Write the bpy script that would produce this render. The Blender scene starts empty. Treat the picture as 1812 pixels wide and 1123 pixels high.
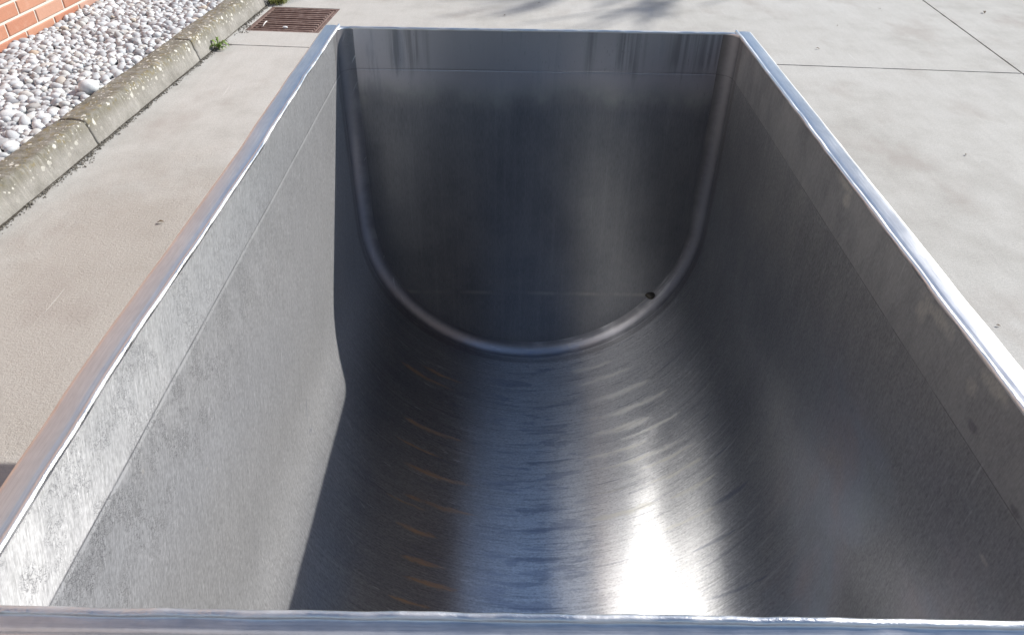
import bpy, bmesh, math, random
import numpy as np
from mathutils import Vector, Matrix, noise as mnoise

S = bpy.context.scene
COL = S.collection
R_ = math.radians
random.seed(7)
rng = np.random.default_rng(11)

# ------------------------------------------------------------------ camera
RIM = 0.988                                   # height of the trough rim above the paving
F_PX, PITCH, YAW, ROLL = 1333.8, 0.648847, -0.0028908, 0.0167232
cam_d = bpy.data.cameras.new('camera')
cam_d.sensor_width = 36.0
cam_d.lens = F_PX / 1812 * 36.0
cam_d.clip_start = 0.02
cam_d.clip_end = 2000
cam = bpy.data.objects.new('camera', cam_d)
COL.objects.link(cam)
cp, sp, cr, sr = math.cos(PITCH), math.sin(PITCH), math.cos(ROLL), math.sin(ROLL)
fw = Vector((0, cp, -sp)); up0 = Vector((0, sp, cp)); r0 = Vector((1, 0, 0))
rt = r0 * cr + up0 * sr; up = -r0 * sr + up0 * cr
M3 = Matrix((rt, up, -fw)).transposed()
cam.matrix_world = Matrix.Translation((-0.052, -0.3112, RIM + 0.512)) @ Matrix.Rotation(YAW, 4, 'Z') @ M3.to_4x4()
S.camera = cam

# ------------------------------------------------------------------ sun and sky
SUN = Vector((1.33, 0.745, 1.0)).normalized()          # from the shadow edges inside the trough
ELEV = math.asin(SUN.z)
w = bpy.data.worlds.new('World'); S.world = w; w.use_nodes = True
wn = w.node_tree.nodes; wl = w.node_tree.links
sky = wn.new('ShaderNodeTexSky'); sky.sky_type = 'NISHITA'; sky.sun_disc = False
sky.sun_elevation = ELEV
sky.sun_rotation = math.atan2(SUN.x, SUN.y)
sky.air_density = 1.0; sky.dust_density = 0.7; sky.ozone_density = 2.4
wn['Background'].inputs['Strength'].default_value = 0.10
tc = wn.new('ShaderNodeTexCoord'); mp = wn.new('ShaderNodeMapping'); mp.inputs['Scale'].default_value = (1.6, 1.6, 2.4); mp.inputs['Location'].default_value = (0.35, 0.1, 0.0)
nz = wn.new('ShaderNodeTexNoise'); nz.inputs['Scale'].default_value = 1.3; nz.inputs['Detail'].default_value = 7; nz.inputs['Roughness'].default_value = 0.55
cr_ = wn.new('ShaderNodeMapRange'); cr_.interpolation_type = 'SMOOTHSTEP'; cr_.inputs[1].default_value = 0.58; cr_.inputs[2].default_value = 0.76; cr_.inputs[4].default_value = 0.75
dt = wn.new('ShaderNodeVectorMath'); dt.operation = 'DOT_PRODUCT'; dt.inputs[1].default_value = Vector((-0.42, 0.52, 0.74)).normalized()[:]
dr = wn.new('ShaderNodeMapRange'); dr.interpolation_type = 'SMOOTHSTEP'; dr.inputs[1].default_value = 0.80; dr.inputs[2].default_value = 0.97; dr.inputs[3].default_value = 0.0; dr.inputs[4].default_value = 0.22
ad = wn.new('ShaderNodeMath'); ad.operation = 'ADD'
mx = wn.new('ShaderNodeMix'); mx.data_type = 'RGBA'; mx.inputs[7].default_value = (9.0, 9.0, 9.3, 1)
wl.new(tc.outputs['Generated'], mp.inputs[0]); wl.new(mp.outputs[0], nz.inputs['Vector']); wl.new(tc.outputs['Generated'], dt.inputs[0])
wl.new(dt.outputs['Value'], dr.inputs[0]); wl.new(nz.outputs[0], ad.inputs[0]); wl.new(dr.outputs[0], ad.inputs[1]); wl.new(ad.outputs[0], cr_.inputs[0])
wl.new(cr_.outputs[0], mx.inputs[0]); wl.new(sky.outputs[0], mx.inputs[6]); wl.new(mx.outputs[2], wn['Background'].inputs['Color'])
sd = bpy.data.lights.new('sun', 'SUN'); sd.energy = 4.6; sd.angle = R_(0.53); sd.color = (1.0, 0.965, 0.92)
so = bpy.data.objects.new('sun', sd); COL.objects.link(so)
so.rotation_euler = SUN.to_track_quat('Z', 'Y').to_euler()
so.location = (6, 4, 8)
S.view_settings.view_transform = 'Standard'
S.view_settings.look = 'None'
S.view_settings.gamma = 1
S.view_settings.exposure = 0.46
S.cycles.max_bounces = 10
S.cycles.glossy_bounces = 8
S.cycles.diffuse_bounces = 4
S.cycles.sample_clamp_indirect = 12
S.cycles.use_denoising = True

# ------------------------------------------------------------------ helpers
ANG = R_(3.6)                                  # paving, kerb and building lie 3.6 degrees off the trough
def P(u, v, z=0.0):
    return (u * math.cos(ANG) + v * math.sin(ANG), -u * math.sin(ANG) + v * math.cos(ANG), z)

def tag(o, label=None, cat=None, group=None, kind=None):
    if label: o['label'] = label
    if cat: o['category'] = cat
    if group: o['group'] = group
    if kind: o['kind'] = kind
    return o

def empty(name, loc=(0, 0, 0), rz=0.0):
    o = bpy.data.objects.new(name, None); COL.objects.link(o)
    o.location = loc; o.rotation_euler = (0, 0, rz); o.empty_display_size = 0.1
    return o

def mesh(name, verts, faces, mat, parent=None, uvs=None, smooth=True, attr=None, attrname='tint'):
    me = bpy.data.meshes.new(name)
    me.from_pydata([tuple(map(float, v)) for v in verts], [], [tuple(map(int, f)) for f in faces])
    if uvs is not None:
        ul = me.uv_layers.new(name='UVMap')
        li = np.zeros(len(me.loops), dtype=np.int64); me.loops.foreach_get('vertex_index', li)
        ul.data.foreach_set('uv', np.asarray(uvs, dtype=np.float32)[li].ravel())
    if attr is not None:
        a = me.attributes.new(attrname, 'FLOAT', 'POINT'); a.data.foreach_set('value', np.asarray(attr, dtype=np.float32))
    if smooth: me.polygons.foreach_set('use_smooth', [True] * len(me.polygons))
    me.materials.append(mat); me.update()
    o = bpy.data.objects.new(name, me); COL.objects.link(o)
    if parent: o.parent = parent
    return o

def grid(rows, cols, fn, flip=False):
    vs, fs = [], []
    for i in range(rows):
        for j in range(cols):
            vs.append(fn(i, j))
    for i in range(rows - 1):
        for j in range(cols - 1):
            a = i * cols + j
            f = (a, a + 1, a + cols + 1, a + cols)
            fs.append(f[::-1] if flip else f)
    return vs, fs

def box(x0, x1, y0, y1, z0, z1, bev=0.0):
    bm = bmesh.new(); bmesh.ops.create_cube(bm, size=1)
    for v in bm.verts:
        v.co = Vector(((x0 + x1) / 2 + v.co.x * (x1 - x0), (y0 + y1) / 2 + v.co.y * (y1 - y0), (z0 + z1) / 2 + v.co.z * (z1 - z0)))
    if bev: bmesh.ops.bevel(bm, geom=bm.edges[:], offset=bev, segments=2, affect='EDGES', profile=0.6)
    vs = [tuple(v.co) for v in bm.verts]; bm.verts.index_update()
    fs = [[v.index for v in f.verts] for f in bm.faces]; bm.free()
    return vs, fs

def join(parts):
    V, Fc = [], []
    for vs, fs in parts:
        b = len(V); V += list(vs); Fc += [[i + b for i in f] for f in fs]
    return V, Fc

def n1(x, y, z=0.0):
    return mnoise.noise((x, y, z))

# node helpers ------------------------------------------------------
class NT:
    def __init__(s, name):
        s.m = bpy.data.materials.new(name); s.m.use_nodes = True
        s.n = s.m.node_tree.nodes; s.l = s.m.node_tree.links
        s.b = s.n['Principled BSDF']
    def put(s, sock, v):
        if isinstance(v, bpy.types.NodeSocket): s.l.new(v, sock)
        elif isinstance(v, (tuple, list)) and len(v) == 3 and sock.type == 'RGBA': sock.default_value = (*v, 1)
        else: sock.default_value = v
    def node(s, t, **k):
        n = s.n.new(t)
        for a, b in k.items(): setattr(n, a, b)
        return n
    def m_(s, op, a, b=0.0, c=None, clamp=False):
        n = s.node('ShaderNodeMath', operation=op, use_clamp=clamp)
        s.put(n.inputs[0], a); s.put(n.inputs[1], b)
        if c is not None: s.put(n.inputs[2], c)
        return n.outputs[0]
    def add(s, a, b): return s.m_('ADD', a, b)
    def sub(s, a, b): return s.m_('SUBTRACT', a, b)
    def mul(s, a, b): return s.m_('MULTIPLY', a, b)
    def step(s, x, a, b, lo=0.0, hi=1.0):
        n = s.node('ShaderNodeMapRange', interpolation_type='SMOOTHSTEP')
        for i, v in enumerate((x, a, b, lo, hi)): s.put(n.inputs[i], v)
        return n.outputs[0]
    def band(s, x, a, b, soft):
        return s.mul(s.step(x, a - soft, a + soft), s.step(x, b - soft, b + soft, 1.0, 0.0))
    def mix(s, f, a, b, mode='MIX'):
        n = s.node('ShaderNodeMix', data_type='RGBA', blend_type=mode)
        s.put(n.inputs[0], f); s.put(n.inputs[6], a); s.put(n.inputs[7], b)
        return n.outputs[2]
    def uv(s):
        return s.node('ShaderNodeUVMap', uv_map='UVMap').outputs[0]
    def obj(s): return s.node('ShaderNodeTexCoord').outputs['Object']
    def geo(s, k='Position'): return s.node('ShaderNodeNewGeometry').outputs[k]
    def sep(s, v):
        n = s.node('ShaderNodeSeparateXYZ'); s.put(n.inputs[0], v); return n.outputs
    def xyz(s, x, y, z=0.0):
        n = s.node('ShaderNodeCombineXYZ')
        for i, v in enumerate((x, y, z)): s.put(n.inputs[i], v)
        return n.outputs[0]
    def map(s, v, scale=(1, 1, 1), rot=(0, 0, 0), loc=(0, 0, 0)):
        n = s.node('ShaderNodeMapping'); s.put(n.inputs[0], v)
        n.inputs['Scale'].default_value = scale; n.inputs['Rotation'].default_value = rot; n.inputs['Location'].default_value = loc
        return n.outputs[0]
    def noise(s, v, sc=5.0, det=3.0, rough=0.5, dist=0.0):
        n = s.node('ShaderNodeTexNoise'); s.put(n.inputs['Vector'], v)
        n.inputs['Scale'].default_value = sc; n.inputs['Detail'].default_value = det
        n.inputs['Roughness'].default_value = rough; n.inputs['Distortion'].default_value = dist
        return n.outputs[0]
    def vor(s, v, sc=5.0, feature='F1', rnd=1.0, out='Distance'):
        n = s.node('ShaderNodeTexVoronoi', feature=feature); s.put(n.inputs['Vector'], v)
        n.inputs['Scale'].default_value = sc; n.inputs['Randomness'].default_value = rnd
        return n.outputs[out]
    def ramp(s, f, stops):
        n = s.node('ShaderNodeValToRGB'); s.put(n.inputs[0], f)
        e = n.color_ramp.elements
        while len(e) < len(stops): e.new(0.5)
        for k, (p, c) in zip(e, stops): k.position = p; k.color = (*c, 1)
        return n.outputs[0]
    def bump(s, h, dist=0.001, st=1.0, normal=None):
        n = s.node('ShaderNodeBump'); s.put(n.inputs['Height'], h)
        n.inputs['Strength'].default_value = st; n.inputs['Distance'].default_value = dist
        if normal is not None: s.put(n.inputs['Normal'], normal)
        return n.outputs[0]
    def out(s, **k):
        for a, v in k.items(): s.put(s.b.inputs[a.replace('_', ' ')], v)
        return s.m
    def attr(s, name):
        n = s.node('ShaderNodeAttribute', attribute_name=name); return n.outputs['Fac']

# ------------------------------------------------------------------ materials
def spots(t, a, b, lst):
    """sum of soft elliptical marks at given places of the (a, b) sheet coordinates"""
    tot = None
    wob = t.noise(t.xyz(a, b), 60, 4, 0.6)
    for (a0, b0, ra, rb) in lst:
        da = t.m_('DIVIDE', t.sub(a, a0), ra); db = t.m_('DIVIDE', t.sub(b, b0), rb)
        d = t.m_('SQRT', t.add(t.mul(da, da), t.mul(db, db)))
        d = t.add(d, t.mul(t.sub(wob, 0.5), 1.9))
        k = t.step(d, 1.25, 0.35)
        tot = k if tot is None else t.m_('MAXIMUM', tot, k)
    return tot

def strokes(t, a, b, lst, amp=1.5):
    tot = None
    wob = t.add(t.mul(t.sub(t.noise(t.xyz(t.mul(a, 150.0), t.mul(b, 22.0)), 1.0, 4, 0.7), 0.5), amp * 2.2), t.mul(t.sub(t.noise(t.xyz(t.mul(a, 24.0), t.mul(b, 14.0), 3.0), 1.0, 2, 0.5), 0.5), 1.8))
    for (a0, b0, ra, rb, k) in lst:
        da = t.m_('ABSOLUTE', t.m_('DIVIDE', t.sub(t.sub(a, a0), t.mul(t.sub(b, b0), k)), ra))
        db = t.m_('DIVIDE', t.sub(b, b0), rb)
        db2 = t.mul(db, db); d = t.add(t.add(da, t.mul(db2, t.add(db2, 0.25))), wob)
        v = t.step(d, 1.35, 0.15)
        tot = v if tot is None else t.m_('MAXIMUM', tot, v)
    return tot

HW, LEN, DEP, STR = 0.45, 1.427, 0.930, 0.478       # half width, length, depth, straight part of the wall
RAD = 0.45
ARC = math.pi * RAD / 2                              # from wall to bottom centre
# perimeter coordinate s: 0 at bottom centre, negative to the left
def steel_shell():
    t = NT('brushed_stainless_steel')
    uv = t.uv(); y, s_, _ = t.sep(uv)
    big = t.noise(t.map(uv, (2.2, 1.6, 1)), 1.5, 4, 0.55)
    mott = t.noise(t.map(uv, (9, 5, 1)), 2.0, 5, 0.65)
    shear = t.mul(t.m_('MINIMUM', t.add(s_, 0.40), 0.0), -0.42)
    us = t.xyz(t.sub(y, shear), s_)
    fine = t.noise(t.map(us, (560, 50, 1)), 1.0, 3, 0.7)
    fine2 = t.noise(t.map(us, (380, 95, 1), rot=(0, 0, R_(18))), 1.0, 2, 0.6)
    fine3 = t.noise(t.map(us, (240, 190, 1), rot=(0, 0, R_(-24))), 1.0, 2, 0.6)
    arcs = t.noise(t.map(uv, (230, 5, 1), rot=(0, 0, R_(-6))), 1.0, 2, 0.5, 0.4)
    # long thin bright scratches
    scr = t.step(t.noise(t.map(us, (230, 17, 1), rot=(0, 0, R_(9))), 1.0, 1, 0.5), 0.70, 0.76)
    scr2 = t.step(t.noise(t.map(us, (190, 15, 1), rot=(0, 0, R_(-12)), loc=(3, 1, 0)), 1.0, 1, 0.5), 0.71, 0.77)
    scrs = t.m_('MAXIMUM', scr, scr2)
    # hair-like dark marks on the upper band of the left wall
    vv = t.map(uv, (60, 26, 1), rot=(0, 0, 0.5))
    wv = t.node('ShaderNodeVectorMath', operation='ADD'); t.put(wv.inputs[0], vv)
    nn = t.node('ShaderNodeTexNoise'); t.put(nn.inputs['Vector'], t.map(uv, (40, 40, 1))); nn.inputs['Detail'].default_value = 2
    sc_ = t.node('ShaderNodeVectorMath', operation='SCALE'); t.put(sc_.inputs[0], nn.outputs['Color']); sc_.inputs['Scale'].default_value = 3.0
    t.put(wv.inputs[1], sc_.outputs[0])
    hair = t.step(t.vor(wv.outputs[0], 0.75, 'DISTANCE_TO_EDGE'), 0.06, 0.02)
    hair = t.mul(hair, t.step(t.noise(t.map(uv, (22, 22, 1), loc=(5, 5, 0)), 1.0, 2), 0.40, 0.55))
    left_top = t.mul(t.step(s_, -0.90, -1.02), t.step(y, 1.0, 0.25, 0.25, 1.0))
    hair = t.mul(hair, left_top)
    # two rows of polishing strokes across the bottom
    rl = strokes(t, y, s_, [(1.235, -0.25, 0.006, 0.07, 0.03), (1.195, -0.30, 0.007, 0.09, 0.03), (1.02, -0.26, 0.007, 0.09, 0.05), (0.945, -0.29, 0.004, 0.07, 0.05),
                            (0.885, -0.23, 0.007, 0.10, 0.05), (0.80, -0.22, 0.007, 0.09, 0.06), (0.775, -0.30, 0.004, 0.06, 0.06), (0.715, -0.27, 0.006, 0.06, 0.04),
                            (0.645, -0.24, 0.006, 0.06, 0.05), (0.60, -0.22, 0.006, 0.07, 0.06), (0.545, -0.26, 0.005, 0.05, 0.06)])
    rr = strokes(t, y, s_, [(1.31, 0.19, 0.009, 0.07, -0.05), (1.25, 0.22, 0.009, 0.10, -0.06), (1.17, 0.25, 0.012, 0.10, -0.08), (1.10, 0.28, 0.010, 0.12, -0.10),
                            (1.045, 0.25, 0.013, 0.10, -0.10), (1.00, 0.33, 0.006, 0.10, -0.10), (0.975, 0.23, 0.008, 0.09, -0.08), (0.925, 0.29, 0.009, 0.12, -0.10),
                            (0.885, 0.36, 0.006, 0.09, -0.10), (0.86, 0.20, 0.004, 0.05, -0.04), (0.835, 0.37, 0.007, 0.08, -0.12), (0.79, 0.22, 0.008, 0.09, -0.02), (0.77, 0.40, 0.007, 0.07, -0.10), (0.70, 0.38, 0.006, 0.08, -0.1)])
    dk = strokes(t, y, s_, [(0.80, 0.50, 0.003, 0.03, -0.1), (0.69, 0.49, 0.006, 0.06, -0.15), (0.62, 0.42, 0.004, 0.06, -0.12), (0.50, 0.44, 0.004, 0.09, -0.2), (0.92, 0.47, 0.003, 0.03, -0.1),
                            (0.655, 0.10, 0.016, 0.035, 0.1), (0.70, 0.02, 0.007, 0.07, 0.0), (0.78, 0.04, 0.006, 0.08, 0.02), (0.835, 0.03, 0.008, 0.09, 0.0), (0.985, 0.05, 0.006, 0.07, 0.03),
                            (0.735, -0.618, 0.010, 0.005, 1.0), (0.75, -0.655, 0.002, 0.02, -0.9), (0.58, 0.0, 0.004, 0.09, 0.0)])
    # water marks on the flat of the bottom
    wm = t.noise(t.map(uv, (34, 7, 1)), 1.0, 5, 0.6, 0.6)
    wm = t.mul(t.step(wm, 0.53, 0.60), t.band(s_, -0.10, 0.14, 0.05))
    sp_d = spots(t, y, s_, [(0.271, 1.116, 0.012, 0.006), (0.17, 1.10, 0.012, 0.005)])
    sp_l = spots(t, y, s_, [(0.721, 1.177, 0.03, 0.008), (0.70, 1.16, 0.015, 0.012), (0.402, 1.17, 0.045, 0.012), (0.43, 1.155, 0.015, 0.018), (0.271, 1.175, 0.03, 0.012),
                            (0.30, 1.15, 0.012, 0.012), (0.17, 1.02, 0.012, 0.004), (0.24, -1.06, 0.003, 0.004), (0.36, -0.93, 0.003, 0.003)])
    # tarnish colours on the right wall near the camera
    tar = t.mul(t.step(t.noise(t.map(uv, (3.0, 3.2, 1), rot=(0, 0, 0.5), loc=(1.3, 0.2, 0)), 1.0, 4, 0.55, 0.5), 0.40, 0.62),
                t.mul(t.band(s_, 0.50, 1.0, 0.12), t.step(y, 0.75, 0.25)))
    tarc = t.ramp(t.noise(t.map(uv, (6, 6, 1), rot=(0, 0, 0.4)), 1.0, 4, 0.6, 0.6),
                  [(0.30, (0.50, 0.60, 0.66)), (0.45, (0.50, 0.56, 0.68)), (0.58, (0.58, 0.52, 0.58)), (0.72, (0.70, 0.58, 0.50))])
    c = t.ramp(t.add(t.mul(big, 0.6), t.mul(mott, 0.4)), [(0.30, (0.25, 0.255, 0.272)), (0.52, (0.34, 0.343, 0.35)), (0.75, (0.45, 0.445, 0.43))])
    c = t.mix(t.mul(t.band(s_, -0.09, 0.44, 0.12), 0.95), c, (0.90, 0.895, 0.89))  # floor colour raised to strengthen its glare and sky reflection
    c = t.mix(t.mul(t.step(s_, -0.40, -0.62), 0.65), c, (0.62, 0.62, 0.615))  # left wall painted lighter so it reads as sunlit
    c = t.mix(t.mul(t.mul(t.step(s_, 0.40, 0.75), t.step(y, 1.0, 0.1)), 0.35), c, (0.52, 0.51, 0.505))  # right wall painted lighter towards the camera, as if by bounced light
    grain = t.add(t.mul(t.sub(fine, 0.5), 1.1), t.add(t.mul(t.sub(fine2, 0.5), 0.9), t.mul(t.sub(fine3, 0.5), 0.9)))
    grain = t.mul(grain, t.step(y, LEN - 0.045, LEN - 0.02, 0.75, 0.35))
    grain = t.mul(grain, t.step(s_, 0.3, 0.8, 1.0, 0.9))
    wallc = t.noise(t.map(us, (120, 9, 1), rot=(0, 0, R_(22))), 1.0, 3, 0.65)
    grain = t.add(grain, t.mul(t.mul(t.sub(wallc, 0.5), t.step(t.m_('ABSOLUTE', s_), 0.45, 0.7)), 0.38))
    grain = t.add(grain, t.mul(t.mul(t.sub(arcs, 0.5), t.band(s_, -0.55, 0.60, 0.12)), t.step(mott, 0.35, 0.65, 0.25, 0.9)))
    gm = t.add(1.0, grain)
    c = t.mix(1.0, c, t.xyz(gm, gm, gm), 'MULTIPLY')
    c = t.mix(t.mul(tar, 0.5), c, tarc)
    c = t.mix(t.mul(t.step(s_, ARC + STR - 0.094, ARC + STR - 0.090), t.step(mott, 0.3, 0.7, 0.15, 0.45)), c, (0.60, 0.59, 0.58))
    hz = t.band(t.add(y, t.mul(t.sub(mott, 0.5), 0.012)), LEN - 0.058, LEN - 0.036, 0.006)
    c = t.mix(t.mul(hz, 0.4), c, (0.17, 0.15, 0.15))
    rip = t.noise(t.map(uv, (40, 70, 1)), 1.0, 3, 0.6)
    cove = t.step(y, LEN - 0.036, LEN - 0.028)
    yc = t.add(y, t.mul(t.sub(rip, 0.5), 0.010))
    c = t.mix(t.mul(t.step(t.noise(t.map(uv, (3, 9, 1)), 1.0, 3), 0.3, 0.5, 0.4, 0.8), cove), c, (0.21, 0.205, 0.22))  # cove darkened on both sides of its painted highlight
    c = t.mix(t.mul(t.band(yc, LEN - 0.021, LEN + 0.005, 0.012), 0.8), c, (0.54, 0.52, 0.53))  # highlight along the cove, painted as a light centre line
    sa = t.m_('ABSOLUTE', s_); F0 = ARC + STR - 0.091
    c = t.mix(t.mul(t.band(sa, F0 - 0.006, F0 - 0.001, 0.0015), t.mul(t.step(s_, 0.2, -0.2, 0.0, 0.5), t.sub(1.0, cove))), c, (0.85, 0.85, 0.84))
    c = t.mix(t.mul(t.band(sa, F0 - 0.0005, F0 + 0.0012, 0.0007), t.step(mott, 0.35, 0.6, 0.15, 0.6)), c, (0.10, 0.10, 0.11))
    c = t.mix(t.mul(rl, t.step(mott, 0.30, 0.6, 0.35, 0.8)), c, (0.66, 0.44, 0.27))
    c = t.mix(t.mul(rr, t.step(mott, 0.35, 0.65, 0.4, 0.8)), c, (0.92, 0.90, 0.82))
    c = t.mix(t.mul(dk, 0.5), c, (0.20, 0.22, 0.30))
    xs = t.noise(t.map(uv, (95, 5.5, 1), loc=(1, 3, 0)), 1.0, 5, 0.68, 0.3)
    c = t.mix(t.mul(t.mul(t.step(xs, 0.54, 0.68), t.band(s_, -0.40, 0.55, 0.15)), 0.45), c, (0.24, 0.25, 0.31))
    c = t.mix(t.mul(t.mul(t.step(xs, 0.45, 0.34), t.band(s_, 0.10, 0.55, 0.12)), 0.35), c, (0.9, 0.9, 0.88))
    c = t.mix(t.mul(wm, 0.45), c, (0.36, 0.38, 0.46))
    c = t.mix(t.mul(t.mul(scrs, t.step(mott, 0.4, 0.6, 0.3, 1.0)), t.step(s_, 0.2, 0.5, 0.6, 0.22)), c, (0.85, 0.85, 0.85))
    c = t.mix(t.mul(hair, 0.6), c, (0.13, 0.13, 0.14))
    c = t.mix(t.mul(sp_d, 0.4), c, (0.17, 0.17, 0.22))
    c = t.mix(t.mul(sp_l, t.step(fine2, 0.3, 0.7, 0.3, 0.65)), c, (0.72, 0.69, 0.62))
    # roughness: the upper band was not brushed as hard
    rgh = t.add(0.32, t.mul(t.sub(mott, 0.5), 0.16))
    rgh = t.add(rgh, t.mul(t.sub(fine, 0.5), 0.14))
    rgh = t.add(rgh, t.mul(t.step(s_, 0.22, 0.70), 0.20))
    rgh = t.add(rgh, t.mul(t.step(s_, -0.45, -0.85), 0.06))
    rgh = t.add(rgh, t.mul(t.add(rr, t.mul(rl, 0.6)), 0.15))
    rgh = t.add(rgh, t.mul(sp_d, 0.2))
    h = t.add(t.mul(fine, 0.5), t.add(t.mul(fine2, 0.35), t.mul(fine3, 0.25)))
    h = t.add(h, t.mul(arcs, 0.25)); h = t.add(h, t.mul(hair, -0.6)); h = t.add(h, t.mul(scrs, -0.4))
    nb = t.bump(h, 0.00016, 1.0)
    dent = t.noise(t.map(uv, (5, 4, 1)), 1.0, 2, 0.4)
    nb = t.bump(dent, 0.004, 0.6, nb)
    nb = t.bump(t.mul(cove, rip), 0.0010, 0.6, nb)
    tg = t.node('ShaderNodeTangent', direction_type='UV_MAP', uv_map='UVMap').outputs[0]
    band_m = t.step(t.m_('ABSOLUTE', s_), ARC + STR - 0.094, ARC + STR - 0.088)
    arot = t.mul(t.mul(band_m, t.step(s_, 0.1, -0.1)), t.step(y, 1.5, 0.5, 0.10, 0.25))
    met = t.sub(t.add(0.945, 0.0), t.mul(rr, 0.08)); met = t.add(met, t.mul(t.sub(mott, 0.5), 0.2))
    met = t.sub(met, t.mul(t.step(s_, -0.40, -0.62), 0.36))  # more diffuse left wall, to brighten its sunlit look
    met = t.sub(met, t.mul(t.step(s_, 0.40, 0.75), t.step(y, 1.1, 0.1, 0.0, 0.08)))  # more diffuse right wall near the camera, to lift the bounced light
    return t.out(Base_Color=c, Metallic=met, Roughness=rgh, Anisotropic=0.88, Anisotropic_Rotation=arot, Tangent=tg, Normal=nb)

def steel_end():
    t = NT('end_panel_steel')
    uv = t.uv(); x, z, _ = t.sep(uv)
    mott = t.noise(t.map(uv, (5, 4, 1)), 1.5, 5, 0.6)
    pits = t.noise(t.map(uv, (420, 55, 1)), 1.0, 3, 0.6)
    hz = t.noise(t.map(uv, (2, 90, 1)), 1.0, 2, 0.5)
    drip = t.noise(t.map(uv, (30, 3.0, 1)), 1.0, 5, 0.65, 0.25)
    dw = t.noise(t.map(uv, (90, 4, 1)), 1.0, 3, 0.6)
    zz = t.add(z, t.mul(t.sub(dw, 0.5), 0.10))
    zone = t.m_('MAXIMUM', t.band(x, -0.34, -0.25, 0.012), t.m_('MAXIMUM', t.band(x, 0.11, 0.135, 0.006), t.m_('MAXIMUM', t.band(x, 0.18, 0.245, 0.015), t.band(x, 0.30, 0.42, 0.02))))
    zone = t.mul(t.mul(zone, t.step(zz, -0.115, -0.06)), t.step(t.noise(t.map(uv, (70, 2, 1)), 1.0, 3, 0.6), 0.40, 0.60))
    drip_m = t.mul(t.step(drip, 0.53, 0.63), t.step(z, -0.30, -0.06))
    drip_m = t.mul(drip_m, t.step(t.noise(t.map(uv, (7, 1, 1), loc=(4, 0, 0)), 1.0, 1), 0.42, 0.56))
    wav = t.add(z, t.mul(t.sub(t.noise(t.map(uv, (4, 0.5, 1), loc=(2, 0, 0)), 1.0, 3), 0.5), 0.07))
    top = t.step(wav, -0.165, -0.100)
    tide = t.band(wav, -0.170, -0.120, 0.02)
    seam = t.band(z, -0.0915, -0.0885, 0.0012)
    low = t.band(t.add(z, t.mul(mott, 0.004)), -0.722, -0.712, 0.005)
    spk = t.mul(t.step(pits, 0.62, 0.70), t.step(mott, 0.40, 0.60))
    c = t.ramp(mott, [(0.25, (0.20, 0.206, 0.222)), (0.75, (0.30, 0.300, 0.303))])
    g = t.add(1.0, t.mul(t.sub(pits, 0.5), 0.7)); c = t.mix(1.0, c, t.xyz(g, g, g), 'MULTIPLY')
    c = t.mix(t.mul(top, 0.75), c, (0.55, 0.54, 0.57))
    vs_ = t.noise(t.map(uv, (60, 1.6, 1), loc=(7, 0, 0)), 1.0, 5, 0.7)
    c = t.mix(t.mul(t.step(vs_, 0.45, 0.75), 0.10), c, (0.62, 0.62, 0.63))
    c = t.mix(t.mul(tide, t.step(mott, 0.4, 0.7, 0.1, 0.45)), c, (0.62, 0.60, 0.54))
    c = t.mix(t.mul(drip_m, 0.22), c, (0.16, 0.165, 0.18))
    c = t.mix(t.mul(zone, 0.5), c, (0.15, 0.15, 0.15))
    c = t.mix(t.mul(seam, t.mul(mott, 0.5)), c, (0.2, 0.2, 0.24))
    c = t.mix(t.mul(t.mul(low, t.step(t.noise(t.map(uv, (8, 3, 1)), 1.0, 4, 0.6), 0.4, 0.65)), 0.4), c, (0.6, 0.56, 0.5))
    c = t.mix(t.mul(spk, 0.5), c, (0.13, 0.13, 0.13))
    rg = t.add(0.36, t.mul(t.sub(mott, 0.5), 0.08)); rg = t.add(rg, t.mul(drip_m, 0.08))
    rg = t.add(rg, t.mul(top, -0.05))
    h = t.add(t.mul(pits, 0.6), t.mul(hz, 0.2))
    nb = t.bump(h, 0.00025, 1.0)
    nb = t.bump(t.mul(seam, -1.0), 0.0005, 0.6, nb)
    tg = t.node('ShaderNodeTangent', direction_type='UV_MAP', uv_map='UVMap').outputs[0]
    return t.out(Base_Color=c, Metallic=0.9, Roughness=rg, Anisotropic=0.8, Anisotropic_Rotation=0.25, Tangent=tg, Normal=nb)

def steel_rim():
    t = NT('rim_steel')
    uv = t.uv(); a, b, _ = t.sep(uv)
    m1 = t.noise(t.map(uv, (10, 20, 1)), 1.0, 4, 0.6)
    f = t.noise(t.map(uv, (9, 700, 1)), 1.0, 3, 0.6)
    f2 = t.noise(t.map(uv, (60, 300, 1), rot=(0, 0, 0.4)), 1.0, 2, 0.6)
    c = t.ramp(m1, [(0.3, (0.60, 0.60, 0.61)), (0.7, (0.70, 0.695, 0.69))])
    g = t.add(1.0, t.add(t.mul(t.sub(f, 0.5), 0.35), t.mul(t.sub(f2, 0.5), 0.25))); c = t.mix(1.0, c, t.xyz(g, g, g), 'MULTIPLY')
    rg = t.add(0.36, t.mul(t.sub(m1, 0.5), 0.2)); rg = t.add(rg, t.mul(t.sub(f, 0.5), 0.1))
    nb = t.bump(t.add(f, f2), 0.00012, 1.0)
    nb = t.bump(m1, 0.0006, 0.5, nb)
    bead = t.step(b, 0.0125, 0.0095)
    bn = t.noise(t.map(uv, (90, 300, 1)), 1.0, 4, 0.7)
    nb = t.bump(t.mul(bead, bn), 0.0007, 1.0, nb)
    rg = t.add(rg, t.mul(bead, t.step(t.noise(t.map(uv, (14, 30, 1)), 1.0, 3), 0.4, 0.6, -0.05, 0.14)))
    c = t.mix(bead, c, (0.74, 0.74, 0.74))
    return t.out(Base_Color=c, Metallic=1.0, Roughness=rg, Normal=nb)

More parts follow.
